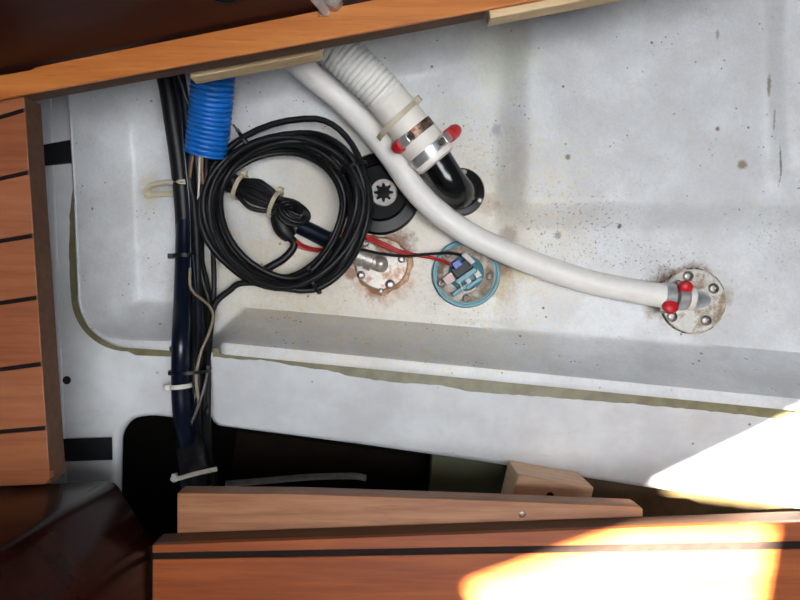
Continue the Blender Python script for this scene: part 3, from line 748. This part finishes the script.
w4 = obj('pink_wire', tube([(296, 241, 0.012), (304, 246, 0.011), (316, 249.5, 0.011), (332, 248, 0.014), (345, 240, 0.022)], 1.9, 8, 8), M['redwire'])
tag(w4, 'faded red wire inside the cable coil below the blue tube', 'wire')
w5 = obj('pink_wire', tube([(297, 246, 0.006), (306, 249, 0.006), (318, 251, 0.006), (330, 249.5, 0.008)], 1.7, 8, 8), M['pinkwire'])
tag(w5, 'pink wire end lowest inside the coil beside the red wire', 'wire')

# ------------------------------------------------------------------ black cable coil
def coil_path():
    CX = [312, 306, 300, 291, 289, 298, 304]; T_ = [118.5, 133, 137, 144, 150, 141, 136]; L_ = [199, 203, 207, 211, 216, 220, 205]
    R_ = [369, 365, 360, 352, 345, 357, 371]; B_ = [292, 290, 287, 284, 280, 278, 286]
    Zt = [0.034, 0.042, 0.030, 0.036, 0.026, 0.046, 0.024]
    pts = []; n = 44; loops = 7
    for i in range(loops * n):
        f = i / n; k0 = int(f); k1 = min(loops - 1, k0 + 1); t = sst(0.72, 1.0, f - k0)
        T, L, R_e, Bt, z, cx = (lerp(a[k0], a[k1], t) for a in (T_, L_, R_, B_, Zt, CX))
        a = -math.pi * 0.75 + 2 * math.pi * f      # start at lower left, run over the top
        x = math.sin(a); y = math.cos(a)
        if x > 0 and y < 0: sh_ = 1 - 0.14 * abs(x * y); x *= sh_; y *= sh_
        cy = 205 + 5 * math.cos(f * 1.7)
        u = cx + (R_e - cx) * x if x > 0 else cx + (cx - L) * x
        v = cy - (cy - T) * y if y > 0 else cy - (Bt - cy) * y
        zz = z + 0.004 * math.sin(3 * a + f * 4) + 0.010 * max(0, x)      # rides up over the round black fitting
        pts.append(P(u, v, zz))
    return pts
cl = thing('cable_coil', P(284, 207, 0.006))
tag(cl, 'big black cable coil of several loops over the bilge pan', 'cable coil')
cp = coil_path()
cpt = cp[:-3]
tail_out = catmull([cpt[-1], P(243, 283, 0.026), P(229, 291, 0.026), P(217, 301, 0.026), P(211, 314, 0.026)], 6)
obj('cable', sweep(cpt + tail_out[1:], 0.0033, 10), M['black'], cl, auto=80)
def thin_loop(L, R_e, T, Bt, z, r, ph, mat):
    pts = []
    for i in range(49):
        a = ph + 2 * math.pi * i / 48; x = math.sin(a); y = math.cos(a)
        if x > 0 and y < 0: sh_ = 1 - 0.14 * abs(x * y); x *= sh_; y *= sh_
        u = 286 + (R_e - 286) * x if x > 0 else 286 + (286 - L) * x
        v = 206 - (206 - T) * y if y > 0 else 206 - (Bt - 206) * y
        pts.append(P(u, v, z + 0.005 * math.sin(2 * a + ph) + 0.008 * max(0, x)))
    return sweep(pts, r, 8)
for (L, R_e, T, Bt, z, r, ph, mm) in ((209, 364, 137, 288, 0.048, 0.0028, 1.9, 'black2'), (203, 366, 141, 289, 0.036, 0.003, 3.4, 'black2'), (218, 342, 153, 277, 0.034, 0.0026, 3.9, 'black')):
    obj('cable_turn', thin_loop(L, R_e, T, Bt, z, r, ph, mm), M[mm], cl, auto=80)
cable_tie('black cable tie at the upper left of the cable coil', P(247, 143, 0.034), P(256, 137, 0) - P(238, 150, 0), 0.017, 0.0125, 0.003, 0.0012, R90(-75), 'tie_black', 'black cable ties', tail=0.008, hs=0.005)
cable_tie('black cable tie at the right of the cable coil', P(354, 168, 0.042), P(362, 180, 0) - P(352, 156, 0), 0.016, 0.0135, 0.003, 0.0012, R90(40), 'tie_black', 'black cable ties', hs=0.004)
cable_tie('black cable tie at the lower right of the cable coil', P(315, 282, 0.036), P(325, 278, 0) - P(303, 287, 0), 0.018, 0.0125, 0.003, 0.0012, R90(-80), 'tie_black', 'black cable ties', hs=0.006)

# folded cable bundle with two white ties
fbn = thing('folded_cable', P(272, 205, 0.004))
tag(fbn, 'folded black cable hank held by two white cable ties', 'cable hank')
ax0 = Vector((238, 186)); ax1 = Vector((303, 217)); dirv = (ax1 - ax0).normalized(); nor = Vector((-dirv.y, dirv.x))
def bpt(t, off, z):
    w = interp([(-0.12, 0.8), (0.02, 0.62), (0.25, 1.1), (0.45, 0.95), (0.58, 0.62), (0.75, 0.9), (1.05, 0.8)], t)
    q = ax0 + (ax1 - ax0) * t + nor * off * w; return (q.x, q.y, z)
random.seed(11)
for i in range(15):
    off = random.uniform(-13, 13); z = 0.012 + 0.013 * math.sqrt(max(0, 1 - (off / 14.5) ** 2)) * random.uniform(0.3, 1.6)
    o2 = off * random.uniform(0.6, 1.0)
    pts = [bpt(-0.16, off * 0.8, z * 0.8), bpt(0.02, off, z), bpt(0.25, off, z + 0.002), bpt(0.45, lerp(off, o2, 0.5), z + 0.001), bpt(0.58, o2, z), bpt(0.8, o2, z), bpt(0.95, o2 * 0.9, z * 0.9)]
    obj('strand', tube(pts, 2.1, 6, 8), M['black' if i % 3 else 'black2'], fbn, auto=80)
for (r1_, r2_, z, c_) in ((16, 9, 0.028, (294, 212)), (12.5, 6.5, 0.031, (295, 212)), (9, 4, 0.033, (296, 213)), (14, 11, 0.022, (292, 214))):
    pts = []
    for i in range(25):
        a = 2 * math.pi * i / 24; q = dirv * r1_ * math.cos(a) + nor * r2_ * math.sin(a) * -1
        pts.append(P(c_[0] + q.x, c_[1] + q.y, z + 0.002 * math.sin(a * 2)))
    obj('end_loop', sweep(pts, 0.0021, 8), M['black'], fbn, auto=80)
obj('shrink_sleeve', sweep(catmull([P(276, 214, 0.016), P(283, 228, 0.014), P(291, 238, 0.012)], 6), [0.007 + 0.003 * math.sin(i / 12 * math.pi) for i in range(13)], 12), M['tape'], fbn)
obj('tail_cable', tube([(287, 236, 0.010), (294, 242, 0.010), (292, 250, 0.010), (282, 260, 0.012), (268, 268, 0.016), (256, 275, 0.022)], 4, 8, 10), M['black'], fbn)
obj('lead_cable', tube([(240, 187, 0.02), (230, 178, 0.022), (222, 166, 0.024), (214, 156, 0.03), (208, 146, 0.040)], 7, 8, 12), M['black'], fbn)
dv3 = Vector((dirv.x, -dirv.y, 0))
for (tt, lab, ah) in ((0.03, 'white cable tie on the hank end nearest blue hose', -70), (0.575, 'white cable tie round the middle of the black hank', -70)):
    q = ax0 + (ax1 - ax0) * tt
    cable_tie(lab, P(q.x, q.y, 0.019), dv3, 0.0155, 0.0138, 0.0042, 0.0014, R90(ah), 'tie_old', 'white cable ties on the hank', hs=0.006, tail=0.004)
bt_ = obj('blue_tube', tube([(300, 226, 0.012), (318, 235, 0.012), (338, 245, 0.014), (352, 252, 0.017)], 8.5, 6, 20), M['navy'])
tag(bt_, 'glossy dark blue tube emerging from the hank inside coil', 'tube')

# ------------------------------------------------------------------ cable trunk at the left of the pan
def cab(name, label, pts, r, mat, cat='cable', sides=12):
    o = obj(name, tube(pts, r, 8, sides), M[mat], auto=80); return tag(o, label, cat, 'cables in the trunk')
cab('black_conduit', 'thick black conduit forming the left edge of cable trunk', [(158, 50, 0.075), (167, 82, 0.060), (173, 120, 0.045), (180, 170, 0.030), (184, 215, 0.022), (185, 250, 0.020)], 9, 'black', 'conduit', 16)
cab('navy_pipe', 'thick dark blue pipe running down the trunk to the gap', [(187, 170, 0.018), (185, 215, 0.021), (184, 250, 0.028), (182.5, 300, 0.048), (181, 340, 0.076), (180.5, 385, 0.070), (182.5, 418, 0.064), (187, 445, 0.04), (191, 500, -0.04)], 8.6, 'navy', 'pipe', 18)
cab('blue_cable', 'slim blue cable beside the black conduit under blue hose', [(172, 60, 0.085), (180, 105, 0.062), (184, 150, 0.046), (189, 200, 0.036), (190.5, 250, 0.036), (190, 285, 0.038), (189, 330, 0.045), (190, 400, 0.052)], 2.2, 'navy', 'cable')
cab('grey_cable', 'thin pale wire crossing from trim down behind blue hose', [(170, 58, 0.095), (180, 80, 0.085), (186, 98, 0.075), (192, 112, 0.065)], 0.8, 'greywire', 'wire', 6)
trunk = [
    ('black cable in the trunk right of the dark blue pipe', [(180, 70, 0.07), (187, 120, 0.05), (192, 180, 0.030), (194, 250, 0.028), (195, 320, 0.036), (194, 380, 0.050), (196, 430, 0.035), (200, 500, -0.05)], 4.5, 'black'),
    ('black cable leaving the blue hose toward the dark gap', [(193, 142, 0.045), (190, 165, 0.040), (190, 185, 0.036), (194, 205, 0.034), (197, 250, 0.034), (198, 320, 0.040), (199, 390, 0.052), (203, 440, 0.03), (206, 500, -0.05)], 3.6, 'black2'),
    ('charcoal cable from blue hose crossing behind the coil', [(207, 146, 0.045), (206, 175, 0.036), (203, 205, 0.034), (198, 225, 0.032), (199, 260, 0.032), (204, 285, 0.028), (209, 305, 0.026), (207, 350, 0.040), (205, 420, 0.048), (206, 500, -0.05)], 3.2, 'black'),
    ('black cable hugging the left end of the white beam', [(196, 240, 0.020), (203, 268, 0.018), (208, 290, 0.020), (210, 315, 0.026), (208, 345, 0.044), (208, 400, 0.050), (208, 425, 0.045), (213, 500, -0.05)], 3.0, 'black2'),
    ('straight black cable hanging from coil beside the beige wire', [(213, 250, 0.030), (214, 275, 0.024), (213.5, 300, 0.024), (211, 330, 0.036), (206, 380, 0.056), (203, 430, 0.04), (199, 500, -0.05)], 2.6, 'black'),
    ('slim dark blue cable in the middle of cable trunk', [(193, 255, 0.042), (196, 290, 0.044), (198, 330, 0.05), (196, 380, 0.060), (194, 425, 0.05), (197, 500, -0.05)], 1.8, 'navy'),
    ('black cable at the rear of trunk below coil', [(200, 230, 0.016), (201, 280, 0.016), (203, 330, 0.030), (202, 390, 0.045), (207, 440, 0.03), (218, 500, -0.05)], 4.0, 'black'),
]
for lab, pts, r, mm in trunk: cab('trunk_cable', lab, pts, r, mm)
for lab, pts, r, mm in (('tan wire showing below the open end of blue hose', [(195, 145, 0.050), (192, 162, 0.046), (190, 178, 0.042)], 1.3, 'copper'),
                        ('pale bare wire below the open end of blue hose', [(200, 148, 0.052), (199.5, 165, 0.046), (199, 182, 0.042), (198, 200, 0.038)], 1.2, 'tie'),
                        ('brown wire under the blue hose beside the pale wire', [(203, 150, 0.050), (202, 168, 0.046), (203, 184, 0.042)], 1.5, 'copper')):
    cab('loose_wire', lab, pts, r, mm, 'wire', 8)
cab('beige_wire', 'beige wire curving over the lower cable trunk', [(190, 268, 0.044), (190, 285, 0.045), (194.5, 293.5, 0.046), (203, 300, 0.046), (210.5, 308, 0.047), (213, 318, 0.050), (209, 333, 0.058), (202, 349, 0.064), (197.5, 366, 0.068), (196, 380, 0.068), (197.5, 393, 0.066), (199, 405, 0.062)], 1.55, 'beige', 'wire', 8)
cab('grey_wire', 'grey wire slanting across the bottom of cable trunk', [(208, 366, 0.060), (205, 384, 0.066), (197.5, 408, 0.066), (188, 430, 0.060), (181, 450, 0.045)], 1.5, 'greywire', 'wire', 8)
ysp = Vector((0.02, -1, 0))
cable_tie('black cable tie round the trunk beside the cable coil', P(186, 256, 0.032), ysp, 0.015, 0.0125, 0.004, 0.0013, R90(80), 'tie_black', 'black cable ties', hs=0.006)
cable_tie('white cable tie round the dark blue pipe by resin seam', P(180.5, 386, 0.070), Vector((0.08, -1, 0)), 0.0102, 0.0098, 0.0042, 0.0013, R90(62), 'tie', 'white cable ties in the trunk', hs=0.006)
cable_tie('steel grey tie round the pipe above the white tie', P(190, 371, 0.062), ysp, 0.020, 0.0190, 0.003, 0.0012, R90(35), 'tie_black', 'black cable ties', hs=0.005)
ty = thing('cable_tie', P(196, 474, 0.06))
tag(ty, 'loose white cable tie across cables in the dark gap', 'cable tie', 'white cable ties in the trunk')
obj('band', sweep(catmull([P(172, 479, 0.070), P(180, 478, 0.075), P(198, 473, 0.075), P(217, 469, 0.068)], 6), 0.0024, 6), M['tie'], ty)
obj('head', box(P(175, 477.5, 0.073), Vector((0.96, 0.2, 0)), Vector((-0.2, 0.96, 0)), UP, 0.005, 0.008, 0.005), M['tie'], ty, bevel=0.0006)
cab('dark_hose', 'dark hose below the trunk carrying the loose white tie', [(190, 440, 0.03), (193, 462, 0.045), (196, 480, 0.05), (197, 520, 0.0)], 14, 'black', 'hose', 18)
tp = thing('cable_tie', P(160, 192, 0.006))
tag(tp, 'yellowed cable tie and glued pad left of the trunk', 'cable tie', 'white cable ties in the trunk')
obj('band', tube([(144, 192, 0.012), (150, 186, 0.016), (162, 183, 0.022), (178, 181.5, 0.034), (188, 182, 0.038)], 2.6, 6, 8), M['tie_old'], tp)
obj('lower_band', tube([(146, 194, 0.008), (156, 194, 0.010), (168, 193.5, 0.014), (180, 193, 0.02)], 3.2, 6, 8), M['tie_old'], tp)
obj('pad', box(P(148, 193, 0.008), Vector((0.9, 0.4, 0)).normalized(), Vector((-0.4, 0.9, 0)).normalized(), UP, 0.010, 0.011, 0.010), M['tie_old'], tp, bevel=0.003)
